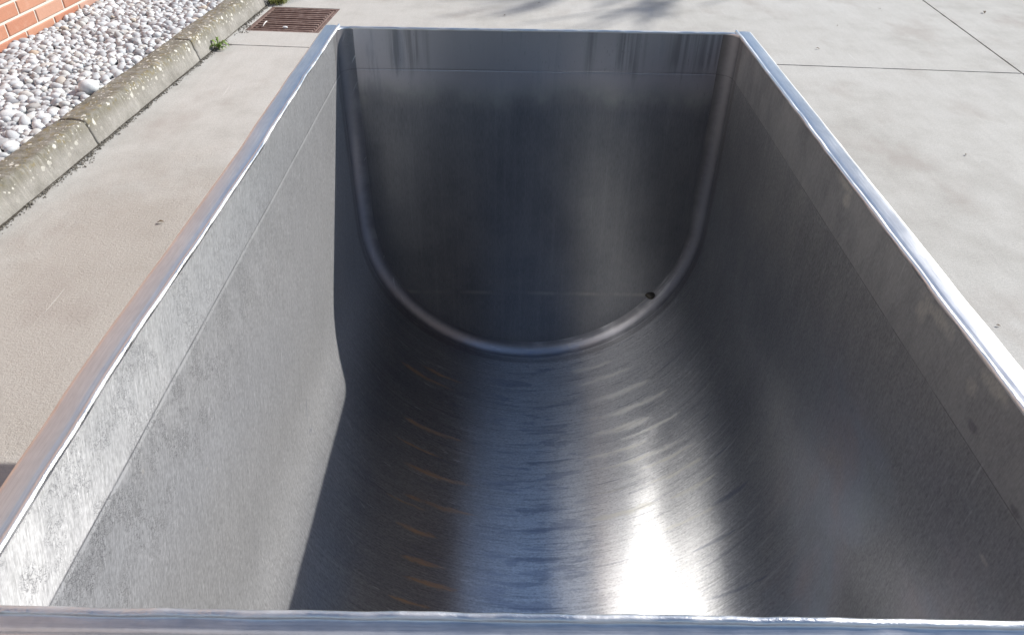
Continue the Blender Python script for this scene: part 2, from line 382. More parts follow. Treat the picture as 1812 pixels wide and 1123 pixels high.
def simple_metal(name, col, rough, bump=0.0):
    t = NT(name); o = t.obj()
    n = t.noise(o, 60, 4, 0.6)
    c = t.mix(t.mul(n, 0.5), col, tuple(k * 0.6 for k in col))
    kw = dict(Base_Color=c, Metallic=1.0, Roughness=t.add(rough, t.mul(t.sub(n, 0.5), 0.15)))
    if bump: kw['Normal'] = t.bump(n, bump)
    return t.out(**kw)

def concrete():
    t = NT('yard_concrete'); p = t.geo()
    x, y, z = t.sep(p)
    big = t.noise(t.map(p, (0.7, 0.55, 1)), 1.0, 5, 0.55)
    med = t.noise(p, 5.0, 6, 0.6)
    gr = t.noise(p, 260, 3, 0.7)
    gr2 = t.noise(p, 90, 4, 0.65)
    swp = t.noise(t.map(p, (30, 3, 1), rot=(0, 0, R_(-35))), 1.0, 4, 0.6, 0.5)
    c = t.ramp(t.add(t.mul(big, 0.55), t.mul(med, 0.45)), [(0.30, (0.338, 0.326, 0.296)), (0.50, (0.432, 0.422, 0.391)), (0.72, (0.487, 0.479, 0.451))])
    g = t.add(1.0, t.add(t.mul(t.sub(gr, 0.5), 0.75), t.mul(t.sub(gr2, 0.5), 0.40)))
    g = t.add(g, t.mul(t.sub(swp, 0.5), 0.14))
    agg = t.step(t.vor(p, 130.0), 0.22, 0.12); g = t.add(g, t.mul(t.mul(agg, t.step(gr2, 0.42, 0.6)), -0.30))
    c = t.mix(1.0, c, t.xyz(g, g, g), 'MULTIPLY')
    # worn brownish patch left of the trough
    dx = t.sub(x, -1.35); dy = t.sub(y, 1.75)
    d = t.m_('SQRT', t.add(t.mul(t.mul(dx, dx), 2.2), t.mul(dy, dy)))
    worn = t.step(t.add(d, t.mul(t.sub(t.noise(p, 2.6, 5, 0.6), 0.5), 1.6)), 1.25, 0.55)
    c = t.mix(t.mul(worn, 0.5), c, (0.330, 0.290, 0.245))
    # stains beside the rim and pale scuffs
    st = t.mul(t.step(t.noise(t.map(p, (1.6, 0.9, 1), loc=(3, 2, 0)), 1.6, 6, 0.6), 0.52, 0.70), 0.45)
    c = t.mix(st, c, (0.30, 0.265, 0.235))
    sc = t.mul(t.step(t.noise(t.map(p, (55, 2.2, 1), rot=(0, 0, R_(-33)), loc=(1, 7, 0)), 1.0, 3, 0.6), 0.70, 0.75), t.mul(t.step(big, 0.48, 0.55), 0.5))
    c = t.mix(sc, c, (0.62, 0.61, 0.58))
    fl = t.step(t.vor(p, 40.0), 0.085, 0.05)
    c = t.mix(t.mul(fl, t.mul(t.step(med, 0.52, 0.6), 0.7)), c, (0.13, 0.12, 0.10))
    # spalled edges by the joint
    h = t.add(t.mul(gr, 0.6), t.mul(gr2, 0.8)); h = t.add(h, t.mul(swp, 0.25))
    h = t.mul(h, t.add(0.7, t.mul(worn, 1.4)))
    return t.out(Base_Color=c, Roughness=0.88, Normal=t.bump(h, 0.0022, 0.8), Specular_IOR_Level=0.3)

def kerb_mat():
    t = NT('weathered_kerb_concrete'); p = t.geo(); x, y, z = t.sep(p)
    n = t.noise(p, 7, 6, 0.65); g = t.noise(p, 150, 4, 0.7); m = t.noise(p, 28, 5, 0.7)
    c = t.ramp(n, [(0.3, (0.17, 0.160, 0.138)), (0.55, (0.25, 0.237, 0.212)), (0.75, (0.32, 0.305, 0.28))])
    gg = t.add(1.0, t.mul(t.sub(g, 0.5), 0.7)); c = t.mix(1.0, c, t.xyz(gg, gg, gg), 'MULTIPLY')
    hi = t.step(z, 0.04, 0.11)
    c = t.mix(t.mul(t.mul(hi, 0.75), t.step(m, 0.32, 0.55)), c, (0.125, 0.115, 0.080))
    mossy = t.mul(t.mul(t.step(t.noise(p, 45, 5, 0.7), 0.50, 0.60), t.step(n, 0.40, 0.56)), t.step(z, 0.07, 0.115))
    c = t.mix(t.mul(mossy, 0.7), c, (0.19, 0.145, 0.05))
    dark = t.mul(t.step(m, 0.56, 0.66), t.step(z, 0.08, 0.118)); c = t.mix(t.mul(dark, 0.7), c, (0.085, 0.08, 0.06))
    # pale lichen discs
    wp = t.node('ShaderNodeVectorMath', operation='ADD'); t.put(wp.inputs[0], t.map(p, (1, 0.8, 0.8)))
    nn = t.node('ShaderNodeTexNoise'); t.put(nn.inputs['Vector'], p); nn.inputs['Scale'].default_value = 90
    sc = t.node('ShaderNodeVectorMath', operation='SCALE'); t.put(sc.inputs[0], nn.outputs['Color']); sc.inputs['Scale'].default_value = 0.012
    t.put(wp.inputs[1], sc.outputs[0])
    v1 = t.step(t.vor(wp.outputs[0], 27), 0.28, 0.21)
    v1 = t.mul(v1, t.step(t.noise(p, 9, 3, 0.6), 0.42, 0.50))
    v2 = t.mul(t.step(t.vor(wp.outputs[0], 60), 0.28, 0.20), t.step(t.noise(p, 12, 3), 0.45, 0.55))
    li = t.mul(t.m_('MAXIMUM', v1, v2), t.step(z, 0.035, 0.10, 0.12, 1.0))
    c = t.mix(t.mul(li, 0.85), c, (0.62, 0.60, 0.53))
    run = t.step(t.noise(t.map(p, (4, 60, 3)), 1.0, 4, 0.6), 0.5, 0.75)
    c = t.mix(t.mul(run, 0.3), c, (0.45, 0.43, 0.38))
    h = t.add(t.mul(g, 0.5), t.add(m, t.mul(li, 0.4)))
    return t.out(Base_Color=c, Roughness=0.93, Normal=t.bump(h, 0.004, 0.9))

def pebble_mat():
    t = NT('river_pebbles'); p = t.geo(); a = t.attr('tint')
    c = t.ramp(a, [(0.0, (0.64, 0.66, 0.66)), (0.35, (0.52, 0.535, 0.54)), (0.70, (0.40, 0.415, 0.425)), (0.88, (0.55, 0.545, 0.51)), (0.965, (0.24, 0.245, 0.26)), (0.992, (0.50, 0.45, 0.38)), (1.0, (0.42, 0.24, 0.10))])
    n = t.noise(p, 130, 5, 0.7); n2 = t.noise(p, 30, 4, 0.6)
    g = t.add(1.0, t.add(t.mul(t.sub(n, 0.5), 0.40), t.mul(t.sub(n2, 0.5), 0.35))); c = t.mix(1.0, c, t.xyz(g, g, g), 'MULTIPLY')
    return t.out(Base_Color=c, Roughness=0.8, Normal=t.bump(n, 0.0012, 0.7))

def brick_mat():
    t = NT('orange_clay_brick'); p = t.geo(); a = t.attr('tint')
    c = t.ramp(a, [(0.0, (0.36, 0.145, 0.085)), (0.35, (0.42, 0.195, 0.118)), (0.6, (0.46, 0.240, 0.155)), (0.8, (0.41, 0.245, 0.185)), (1.0, (0.48, 0.27, 0.175))])
    n = t.noise(p, 16, 4, 0.6); n2 = t.noise(p, 160, 4, 0.7)
    c = t.mix(t.mul(t.step(n, 0.5, 0.75), 0.4), c, (0.50, 0.30, 0.22))
    g = t.add(1.0, t.mul(t.sub(n2, 0.5), 0.35)); c = t.mix(1.0, c, t.xyz(g, g, g), 'MULTIPLY')
    return t.out(Base_Color=c, Roughness=0.72, Normal=t.bump(t.add(n2, n), 0.0015, 0.6))

def rough_mat(name, c0, c1, sc=80.0, rough=0.9, bump=0.002):
    t = NT(name); p = t.geo(); n = t.noise(p, sc, 4, 0.7)
    c = t.ramp(n, [(0.3, c0), (0.7, c1)])
    return t.out(Base_Color=c, Roughness=rough, Normal=t.bump(n, bump, 0.8))

def rust_mat():
    t = NT('rusty_cast_iron'); p = t.geo(); n = t.noise(p, 25, 5, 0.65); n2 = t.noise(p, 200, 3, 0.7)
    c = t.ramp(n, [(0.25, (0.085, 0.052, 0.042)), (0.5, (0.16, 0.100, 0.080)), (0.75, (0.27, 0.205, 0.175))])
    g = t.add(1.0, t.mul(t.sub(n2, 0.5), 0.6)); c = t.mix(1.0, c, t.xyz(g, g, g), 'MULTIPLY')
    return t.out(Base_Color=c, Roughness=0.7, Metallic=0.15, Normal=t.bump(n2, 0.0015, 0.7))

def leaf_mat(name, c0, c1):
    t = NT(name); p = t.geo(); n = t.noise(p, 90, 3, 0.6)
    c = t.ramp(n, [(0.3, c0), (0.7, c1)])
    return t.out(Base_Color=c, Roughness=0.5, Subsurface_Weight=0.0)

M_SHELL, M_END, M_RIM = steel_shell(), steel_end(), steel_rim()
M_CASE = simple_metal('casing_steel', (0.55, 0.55, 0.56), 0.35)
M_BURN = simple_metal('scorched_weld_metal', (0.15, 0.13, 0.10), 0.5, 0.004)
M_CONC, M_KERB, M_PEB, M_BRICK = concrete(), kerb_mat(), pebble_mat(), brick_mat()
M_MORTAR = rough_mat('pale_mortar', (0.52, 0.49, 0.43), (0.62, 0.59, 0.53), 120)
M_SOIL = rough_mat('dark_soil', (0.03, 0.026, 0.02), (0.09, 0.075, 0.055), 120)
M_RUST = rust_mat()
M_LEAF = leaf_mat('weed_green', (0.10, 0.17, 0.035), (0.20, 0.28, 0.06))
M_MOSS = leaf_mat('yellow_green_moss', (0.13, 0.16, 0.03), (0.26, 0.27, 0.06))
M_DRY = rough_mat('dry_leaf_brown', (0.07, 0.05, 0.03), (0.16, 0.12, 0.08), 150)
M_GRIT = rough_mat('grit', (0.06, 0.052, 0.042), (0.26, 0.24, 0.20), 45)
M_BARK = rough_mat('bark', (0.07, 0.055, 0.04), (0.14, 0.115, 0.09), 20)
M_RENDER = rough_mat('pinkish_grey_render', (0.30, 0.245, 0.23), (0.36, 0.30, 0.285), 8, 0.9, 0.001)
M_WHITE = rough_mat('white_feather', (0.70, 0.68, 0.64), (0.80, 0.78, 0.75), 100)
M_PLASTER = rough_mat('grey_roof_edge', (0.16, 0.16, 0.17), (0.20, 0.20, 0.21), 20)

# ------------------------------------------------------------------ ground and paving
def sheet(name, x0, x1, y0, y1, z, mat):
    o = mesh(name, [P(x0, y0, z), P(x1, y0, z), P(x1, y1, z), P(x0, y1, z)], [(0, 1, 2, 3)], mat, smooth=False)
    return tag(o, kind='structure')

t_far = rough_mat('far_ground', (0.30, 0.29, 0.27), (0.42, 0.41, 0.39), 0.8, 0.95, 0.0)
# the ground leaves an opening for the drain pit
GX0, GX1, GV0, GV1 = -2.105, -1.612, 4.585, 5.150
def ring(name, ox0, ox1, oy0, oy1, ix0, ix1, iy0, iy1, z, mat):
    vs = [P(a, b, z) for a, b in ((ox0, oy0), (ox1, oy0), (ox1, oy1), (ox0, oy1), (ix0, iy0), (ix1, iy0), (ix1, iy1), (ix0, iy1))]
    fs = [(0, 1, 5, 4), (1, 2, 6, 5), (2, 3, 7, 6), (3, 0, 4, 7)]
    return tag(mesh(name, vs, fs, mat, smooth=False), kind='structure')
ring('ground', -400, 400, -400, 400, GX0 - 0.02, GX1 + 0.02, GV0 - 0.02, GV1 + 0.02, -0.03, t_far)

KB = -2.150                                     # foot of the kerb
JU, JV, GAP = 2.68, 4.295, 0.0045
def slab(u0, u1, v0, v1, hole=None):
    """one cast slab: a top sheet with slightly ragged edges and a short skirt into the joint"""
    def edge(a, b, n):
        pts = []
        for i in range(n):
            f = i / n; u = a[0] + (b[0] - a[0]) * f; v = a[1] + (b[1] - a[1]) * f
            d = 0.0022 * n1(u * 9, v * 9, 3) + 0.0016 * n1(u * 45, v * 45, 8)
            chip = max(0.0, n1(u * 6, v * 6, 21) - 0.52) * 0.05
            nx, ny = -(b[1] - a[1]), b[0] - a[0]; L = math.hypot(nx, ny); nx /= L; ny /= L
            pts.append((u + nx * (d + chip + 0.002), v + ny * (d + chip + 0.002)))
        return pts
    c = [(u0 + GAP, v0 + GAP), (u1 - GAP, v0 + GAP), (u1 - GAP, v1 - GAP), (u0 + GAP, v1 - GAP)]
    ring_ = []
    for i in range(4): ring_ += edge(c[i], c[(i + 1) % 4], 260)
    bm = bmesh.new()
    top = [bm.verts.new(P(a, b, 0)) for a, b in ring_]
    bot = [bm.verts.new(P(a, b, -0.02)) for a, b in ring_]
    n = len(top)
    for i in range(n): bm.faces.new((top[i], bot[i], bot[(i + 1) % n], top[(i + 1) % n]))
    if hole:
        hp = [(hole[0], hole[2]), (hole[1], hole[2]), (hole[1], hole[3]), (hole[0], hole[3])]
        ht = [bm.verts.new(P(a, b, 0)) for a, b in hp]; hb = [bm.verts.new(P(a, b, -0.03)) for a, b in hp]
        for i in range(4): bm.faces.new((ht[i], ht[(i + 1) % 4], hb[(i + 1) % 4], hb[i]))
        es = [bm.edges.get((top[i], top[(i + 1) % n])) for i in range(n)] + [bm.edges.get((ht[i], ht[(i + 1) % 4])) for i in range(4)]
        bmesh.ops.triangle_fill(bm, edges=es, use_beauty=True, normal=(0, 0, 1))
    else:
        bm.faces.new(top)
        bmesh.ops.triangulate(bm, faces=[f for f in bm.faces if len(f.verts) > 4])
    me = bpy.data.meshes.new('concrete_paving'); bm.to_mesh(me); bm.free(); me.materials.append(M_CONC)
    o = bpy.data.objects.new('concrete_paving', me); COL.objects.link(o)
    return tag(o, kind='structure')
us = [KB, JU, JU + 4.8, JU + 9.6]; vs_ = [-5.7, -0.7, JV, JV + 5.0, JV + 10.0]
for i in range(3):
    for j in range(4):
        slab(us[i], us[i + 1], vs_[j], vs_[j + 1], (GX0, GX1, GV0, GV1) if (i == 0 and j == 2) else None)
for k, uu in enumerate(us[1:3]):
    sheet('joint_soil', uu - 0.02, uu + 0.02, -5.7, JV + 10, -0.009, M_SOIL)
for k, vv in enumerate(vs_[1:4]):
    for a, b in ((us[0], us[1] - .02), (us[1] + .02, us[2] - .02), (us[2] + .02, us[3])):
        sheet('joint_soil', a, b, vv - 0.02, vv + 0.02, -0.009, M_SOIL)
# gravel bed soil between kerb and wall
sheet('gravel_bed', -3.30, -2.30, -5.7, 9.0, 0.02, M_SOIL)

# ------------------------------------------------------------------ kerb stones
KPROF = [(-2.150, -0.05), (-2.150, 0.002), (-2.158, 0.030), (-2.169, 0.065), (-2.177, 0.095), (-2.181, 0.108), (-2.187, 0.116), (-2.198, 0.1205),
         (-2.235, 0.121), (-2.265, 0.120), (-2.290, 0.119), (-2.306, 0.116), (-2.316, 0.108), (-2.320, 0.095), (-2.322, 0.03), (-2.322, -0.05)]
KJ = [-5.45 + 1.18 * k for k in range(13)]
off = 2.812 - KJ[7]; KJ = [k + off for k in KJ]
kl = ['kerb stone standing nearest the camera at the left edge of the photo', 'kerb stone between the two dark joints, its edge spotted with pale lichen',
      'kerb stone with the green rosette weed at its foot, beside the drain grate', 'kerb stone past the drain grate at the top of the photo']
prof_f = []
for a, b in zip(KPROF[:-1], KPROF[1:]):
    for k in range(2): prof_f.append((a[0] + (b[0] - a[0]) * k / 2, a[1] + (b[1] - a[1]) * k / 2))
prof_f.append(KPROF[-1])
for k in range(5, 11):
    v0, v1 = KJ[k - 0] - 0.0, KJ[k] + 1.18
    a0, a1 = v0 + 0.004, v1 - 0.004
    nr = 150
    def kf(i, j):
        v = a0 + (a1 - a0) * i / (nr - 1); u, z = prof_f[j]
        e = min(v - a0, a1 - v); rnd = max(0.0, 1 - e / 0.006) ** 2 * 0.004
        d = 0.0045 * n1(v * 11, u * 30, z * 30) + 0.0025 * n1(v * 45, u * 60, z * 60) + 0.004 * n1(v * 2.5, 5, z * 4)
        cx_, cz_ = u + 2.235, z - 0.05; L = math.hypot(cx_, cz_) + 1e-6
        if z < 0.001: d = 0
        return P(u + (d - rnd) * cx_ / L, v, z + (d - rnd) * cz_ / L)
    vs, fs = grid(nr, len(prof_f), kf)
    m = len(prof_f)
    fs.append(tuple(range(m))[::-1]); fs.append(tuple((nr - 1) * m + q for q in range(m)))
    o = mesh('kerb_stone', vs, fs, M_KERB)
    lab = {6: kl[0], 7: kl[1], 8: kl[2], 9: kl[3]}.get(k)
    if k in (5, 10): lab = 'weathered kerb stone of the row, outside the photo on the near side' if k == 5 else 'weathered kerb stone of the row, farthest beyond the drain grate'
    tag(o, lab, 'kerb stone', 'kerb stones along the gravel bed')

# grit in the joint at the kerb foot
def blobs(cands, mat, name, verts_per=None, sub=1):
    bm = bmesh.new(); bmesh.ops.create_icosphere(bm, subdivisions=sub, radius=1); bm.verts.index_update()
    bv = np.array([v.co[:] for v in bm.verts]); bf = np.array([[v.index for v in f.verts] for f in bm.faces]); bm.free()
    V, Fc, A = [], [], []
    n = 0
    for (c, r3, tint) in cands:
        q = rng.normal(size=(3, 3)); q, _ = np.linalg.qr(q)
        w_ = bv * (1 + 0.22 * np.sin(bv @ rng.normal(size=3) * 2.2 + rng.uniform(0, 6)))[:, None]
        V.append((w_ * np.array(r3)) @ q.T * 1.0 + np.array(c)); Fc.append(bf + n); n += len(bv); A.append(np.full(len(bv), tint))
    return np.concatenate(V), np.concatenate(Fc), np.concatenate(A)
def fast_mesh(name, V, Fc, mat, attr=None, smooth=True):
    me = bpy.data.meshes.new(name)
    me.vertices.add(len(V)); me.vertices.foreach_set('co', V.astype(np.float32).ravel())
    me.loops.add(len(Fc) * 3); me.loops.foreach_set('vertex_index', Fc.astype(np.int32).ravel())
    me.polygons.add(len(Fc)); me.polygons.foreach_set('loop_start', np.arange(0, len(Fc) * 3, 3, dtype=np.int32))
    me.polygons.foreach_set('loop_total', np.full(len(Fc), 3, dtype=np.int32))
    me.update(calc_edges=True)
    if attr is not None:
        a = me.attributes.new('tint', 'FLOAT', 'POINT'); a.data.foreach_set('value', attr.astype(np.float32))
    if smooth: me.polygons.foreach_set('use_smooth', np.ones(len(Fc), dtype=bool))
    me.materials.append(mat); me.validate()
    o = bpy.data.objects.new(name, me); COL.objects.link(o)
    return o
c_ = []
for _ in range(5200):
    v = rng.uniform(0.2, 6.4)
    d = 0.5 + 0.9 * n1(v * 3.1, 1.7) + 0.5 * n1(v * 11, 4.4)
    if rng.uniform() > d + 0.25: continue
    wd = 0.012 + 0.016 * max(0, n1(v * 4, 9)) + (0.03 if v > 4.25 and v < 4.7 else 0)
    u = KB + 0.012 + abs(rng.normal()) * wd - 0.008
    r = rng.uniform(0.0015, 0.0045) * (1.6 if rng.uniform() < 0.08 else 1)
    c_.append((P(u, v, r * 0.5), (r, r * 0.8, r * 0.6), rng.uniform()))
V, Fc, A = blobs(c_, M_GRIT, 'grit')
tag(fast_mesh('grit', V, Fc, M_GRIT, A, False), 'dark grit and soil collected along the foot of the kerb', 'grit', kind='stuff')
# thin soil line in the joint
ns = 500
def sf(i, j):
    v = 0.0 + 6.6 * i / (ns - 1)
    wd = 0.008 + 0.010 * max(0, 0.4 + n1(v * 7, 3.3)) + 0.004 * n1(v * 40, 3.3)
    return P(KB - 0.004 + wd * j, v, 0.0035)
vs, fs = grid(ns, 2, sf, True)
tag(mesh('joint_soil', vs, fs, M_SOIL), kind='structure')

# ------------------------------------------------------------------ gravel bed of pebbles
def pebble_shapes(n=14):
    bm = bmesh.new(); bmesh.ops.create_icosphere(bm, subdivisions=2, radius=1); bm.verts.index_update()
    bv = np.array([v.co[:] for v in bm.verts]); bf = np.array([[v.index for v in f.verts] for f in bm.faces]); bm.free()
    out = []
    for k in range(n):
        d = np.ones(len(bv))
        for _ in range(4):
            ax = rng.normal(size=3); ax /= np.linalg.norm(ax)
            d += rng.uniform(-0.10, 0.10) * (bv @ ax) * 1.0 + rng.uniform(-0.12, 0.12) * np.sin(2.6 * (bv @ ax) + rng.uniform(0, 6))
        s = bv * d[:, None]
        s = np.sign(s) * np.abs(s) ** rng.uniform(0.88, 1.05)
        out.append(s)
    return out, bf
shapes, pf = pebble_shapes()
VB0, VB1 = 1.35, 7.9
cells = {}
placed = []
def near(u, v):
    ci, cj = int(u / 0.1), int(v / 0.1)
    for i in (ci - 1, ci, ci + 1):
        for j in (cj - 1, cj, cj + 1):
            yield from cells.get((i, j), ())
def topz(u, v):
    f = (u + 3.2) / 0.88
    return 0.085 + 0.028 * f + 0.012 * n1(u * 3, v * 3)
def drop(u, v, r, cap=None):
    z = 0.03
    for (a, b, c, q) in near(u, v):
        d = math.hypot(u - a, v - b); R2 = (r + q) * 0.80
        if d < R2: z = max(z, c + math.sqrt(R2 * R2 - d * d) * 0.92)
    if z + r * 0.75 > (cap if cap else topz(u, v) + r * 0.35): return False
    cells.setdefault((int(u / 0.1), int(v / 0.1)), []).append((u, v, z, r)); placed.append((u, v, z, r))
    return True
# the big round pebble by the kerb goes in first
BIGP = (-2.365, 3.20, 0.115, 0.043)
cells.setdefault((int(BIGP[0] / 0.1), int(BIGP[1] / 0.1)), []).append(BIGP)
for r_hi, cnt in ((0.036, 3500), (0.031, 9000), (0.025, 16000), (0.019, 16000), (0.013, 12000)):
    for _ in range(cnt):
        r = r_hi * rng.uniform(0.72, 1.05)
        drop(rng.uniform(-3.19, -2.325), rng.uniform(VB0, VB1), r)
V, Fc, A = [], [], []
n = 0
ca, sa = math.cos(ANG), math.sin(ANG)
for (u, v, z, r) in placed:
    s = shapes[rng.integers(len(shapes))]
    e = np.array([r * rng.uniform(1.1, 1.5), r * rng.uniform(0.88, 1.08), r * rng.uniform(0.66, 0.86)])
    a = rng.uniform(0, math.pi) ; tx, ty = rng.normal(0, 0.32, 2)
    Rz = np.array([[math.cos(a), -math.sin(a), 0], [math.sin(a), math.cos(a), 0], [0, 0, 1]])
    Rx = np.array([[1, 0, 0], [0, math.cos(tx), -math.sin(tx)], [0, math.sin(tx), math.cos(tx)]])
    Ry = np.array([[math.cos(ty), 0, math.sin(ty)], [0, 1, 0], [-math.sin(ty), 0, math.cos(ty)]])
    V.append((s * e) @ (Rx @ Ry @ Rz).T + np.array(P(u, v, z))); Fc.append(pf + n); n += len(s); A.append(np.full(len(s), rng.uniform(0, 0.995)))
V = np.concatenate(V); Fc = np.concatenate(Fc); A = np.concatenate(A)
tag(fast_mesh('gravel', V, Fc, M_PEB, A), 'loose bed of rounded pale grey pebbles between kerb and brick wall', 'gravel', kind='stuff')
print('pebbles', len(placed))
def one_pebble(name, pos, e, tint, label, rot=0.3):
    vs = shapes[3] * np.array(e); c, s = math.cos(rot), math.sin(rot)
    vs = vs @ np.array([[c, -s, 0], [s, c, 0], [0, 0, 1]]).T
    o = fast_mesh(name, vs, pf, M_PEB, np.full(len(vs), tint)); o.location = pos
    return tag(o, label, 'pebble')
one_pebble('pebble', P(*BIGP[:2], 0.122), (0.047, 0.042, 0.037), 0.0, 'largest round white pebble, lying against the back of the kerb')

# ------------------------------------------------------------------ brick building
WU = -3.20                                     # face of the wall
bw = empty('brick_building', P(WU, 3.0, 0))
tag(bw, 'building with an orange brick wall and pale mortar joints behind the gravel bed', 'building')
BL, BH, MJ = 0.2925, 0.0845, 0.0150
Z1 = 0.120                                     # bed joint just above the pebbles
V, Fc, A = [], [], []
bx_v, bx_f = box(0, 1, 0, 1, 0, 1)
wall_v0, wall_v1, wall_h = -4.0, 6.3, 2.3
nrow = int(wall_h / BH)
bm_cnt = 0
def brick(v0, v1, z0, z1):
    global bm_cnt
    b = 0.004; x1 = WU; x0 = WU - 0.03
    ring0 = [(x0, v0, z0), (x0, v1, z0), (x0, v1, z1), (x0, v0, z1)]
    r1 = [(x1 - b, v0, z0), (x1 - b, v1, z0), (x1 - b, v1, z1), (x1 - b, v0, z1)]
    r2 = [(x1, v0 + b, z0 + b), (x1, v1 - b, z0 + b), (x1, v1 - b, z1 - b), (x1, v0 + b, z1 - b)]
    base = len(V)
    dz = rng.normal(0, 0.0006)
    for q in ring0 + r1 + r2: V.append(P(q[0] + dz, q[1], q[2]))
    for s0, s1 in ((0, 4), (4, 8)):
        for i in range(4):
            j = (i + 1) % 4; Fc.append((base + s0 + i, base + s0 + j, base + s1 + j, base + s1 + i))
    Fc.append(tuple(base + 8 + i for i in range(4)))
    A.extend([float(rng.uniform())] * 12)
PH0 = 3.605                                    # a head joint of the course above bed 1
for k in range(-2, nrow):
    z0 = Z1 + k * BH + MJ / 2; z1 = z0 + BH - MJ
    ph = PH0 + (0.0 if k % 2 == 0 else BL * 0.52) + rng.normal(0, 0.003)
    i0 = int((wall_v0 - ph) / BL); i1 = int((wall_v1 - ph) / BL)
    for i in range(i0, i1): brick(ph + i * BL + MJ / 2, ph + (i + 1) * BL - MJ / 2, z0, z1)
me_w = mesh('brickwork', V, Fc, M_BRICK, smooth=False, attr=A)
def world_child(o, par):
    o.parent = par; o.matrix_parent_inverse = (Matrix.Translation(par.location) @ par.rotation_euler.to_matrix().to_4x4()).inverted(); return o
world_child(me_w, bw)
def ubox(u0, u1, v0, v1, z0, z1):
    vs, fs = box(u0, u1, v0, v1, z0, z1); return [P(*q) for q in vs], fs
vs, fs = ubox(WU - 4.0, WU - 0.007, wall_v0, wall_v1 - BL * 0.4, -0.1, Z1 + nrow * BH)
world_child(mesh('mortar', vs, fs, M_MORTAR, smooth=False), bw)
vs, fs = ubox(WU - 4.0, WU + 0.012, wall_v0, wall_v1 - BL * 0.4, Z1 + nrow * BH + 0.001, 5.8)
world_child(mesh('upper_wall', vs, fs, M_RENDER, smooth=False), bw)
vs, fs = ubox(WU - 4.1, WU + 0.12, wall_v0 - 0.1, wall_v1, 5.802, 6.0)
world_child(mesh('roof_edge', vs, fs, M_PLASTER, smooth=False), bw)

# ------------------------------------------------------------------ the stainless trough
TR = empty('steel_trough', (0, 0.70, 0))
tag(TR, 'large open stainless steel trough with a rounded bottom and folded rim', 'trough')
RF, RN = 0.033, 0.022                                     # cove radius between wall and end panel
def child(o): return world_child(o, TR)
NS_STR, NS_ARC = 34, 64
def profile(e, dent=True):
    """points (x, z, s) of the U seen from the near end, inset by e"""
    pts = []
    for i in range(NS_STR):
        z = -STR * i / NS_STR; pts.append((-(HW - e), z, -(ARC + STR + z)))
    for i in range(NS_ARC + 1):
        a = math.pi * i / NS_ARC
        pts.append((-(RAD - e) * math.cos(a), -STR - (RAD - e + (DEP - STR - RAD) * math.sin(a)) * math.sin(a), RAD * (a - math.pi / 2)))
    for i in range(NS_STR):
        z = -STR + STR * (i + 1) / NS_STR; pts.append(((HW - e), z, ARC + STR + z))
    return pts
def wobble(y, side):
    return 0.0018 * n1(y * 3.3, side * 7.0) + 0.0012 * n1(y * 13, side * 3.0)
def shell_point(x, z, s, y, e):
    # the band under the rim: a shallow fold at 9 cm, wall slightly loose above it
    side = -1 if x < 0 else 1
    if z > -0.16:
        k = math.exp(-((z + 0.092) / 0.0035) ** 2) * 0.0016            # ridge
        lip = max(0.0, (z + 0.092) / 0.092)
        ease = lip * lip
        d = wobble(y, side) * ease - k
        if side < 0 and y < 0.55: d += 0.0045 * lip * math.exp(-((y - 0.27) / 0.16) ** 2)      # dented edge near the camera
        x += side * d
    # gentle buckling of the sheet
    b = 0.0016 * n1(y * 2.1, s * 2.0, 4.0) + 0.0007 * n1(y * 6.0, s * 5.0, 9.0)
    L = 1.0
    if abs(x) > 1e-6 and z > -STR: x += -side * b
    elif z <= -STR:
        a = math.atan2(z + STR, x); x -= math.cos(a) * b; z -= math.sin(a) * b
    return (x, y, RIM + z)
ys = []
NF = 12
for i in range(NF): 
    th = (math.pi / 2) * (1 - i / NF); ys.append((RN - RN * math.sin(th), RN * (1 - math.cos(th))))
ny = 150
for i in range(ny + 1): ys.append((RN + (LEN - RF - RN) * i / ny, 0.0))
for i in range(1, NF + 1):
    th = (math.pi / 2) * i / NF; ys.append((LEN - RF + RF * math.sin(th), RF * (1 - math.cos(th))))
profs = {}
def pr(e):
    k = round(e, 6)
    if k not in profs: profs[k] = profile(e)
    return profs[k]
ncol = len(profile(0))
uvs = []
def shf(i, j):
    y, e = ys[i]; x, z, s = pr(e)[j]
    arc_y = y if e == 0 else (y + (e * 0.57 if y > LEN / 2 else -e * 0.57))
    uvs.append((arc_y, s))
    return shell_point(x, z, s, y, e)
vs, fs = grid(len(ys), ncol, shf)
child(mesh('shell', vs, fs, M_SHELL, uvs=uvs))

def end_panel(y, flip):
    rf = RN if flip else RF
    pts = profile(rf)
    nc = len(pts); half = nc // 2
    # rows join left and right profile points of equal height
    vs, uv = [], []
    NX = 40
    for i in range(half + 1):
        xl, z, _ = pts[i]; xr = pts[nc - 1 - i][0]
        for j in range(NX):
            x = xl + (xr - xl) * j / (NX - 1)
            bow = 0.0035 * n1(x * 2.2, z * 2.2, y) 
            k = min(1, min(abs(x - xl), abs(x - xr), z + DEP - rf + 0.001) / 0.06)
            ridge = 0.0012 * math.exp(-((z + 0.716) / 0.006) ** 2) * k
            vs.append((x, y + (bow - (0 if flip else ridge)) * k, RIM + z)); uv.append((x, z))
    fs = []
    for i in range(half):
        for j in range(NX - 1):
            a = i * NX + j; f = (a, a + 1, a + NX + 1, a + NX); fs.append(f if flip else f[::-1])
    return child(mesh('end_panel', vs, fs, M_END, uvs=uv))
ep = end_panel(LEN, False)
end_panel(0.0, True)

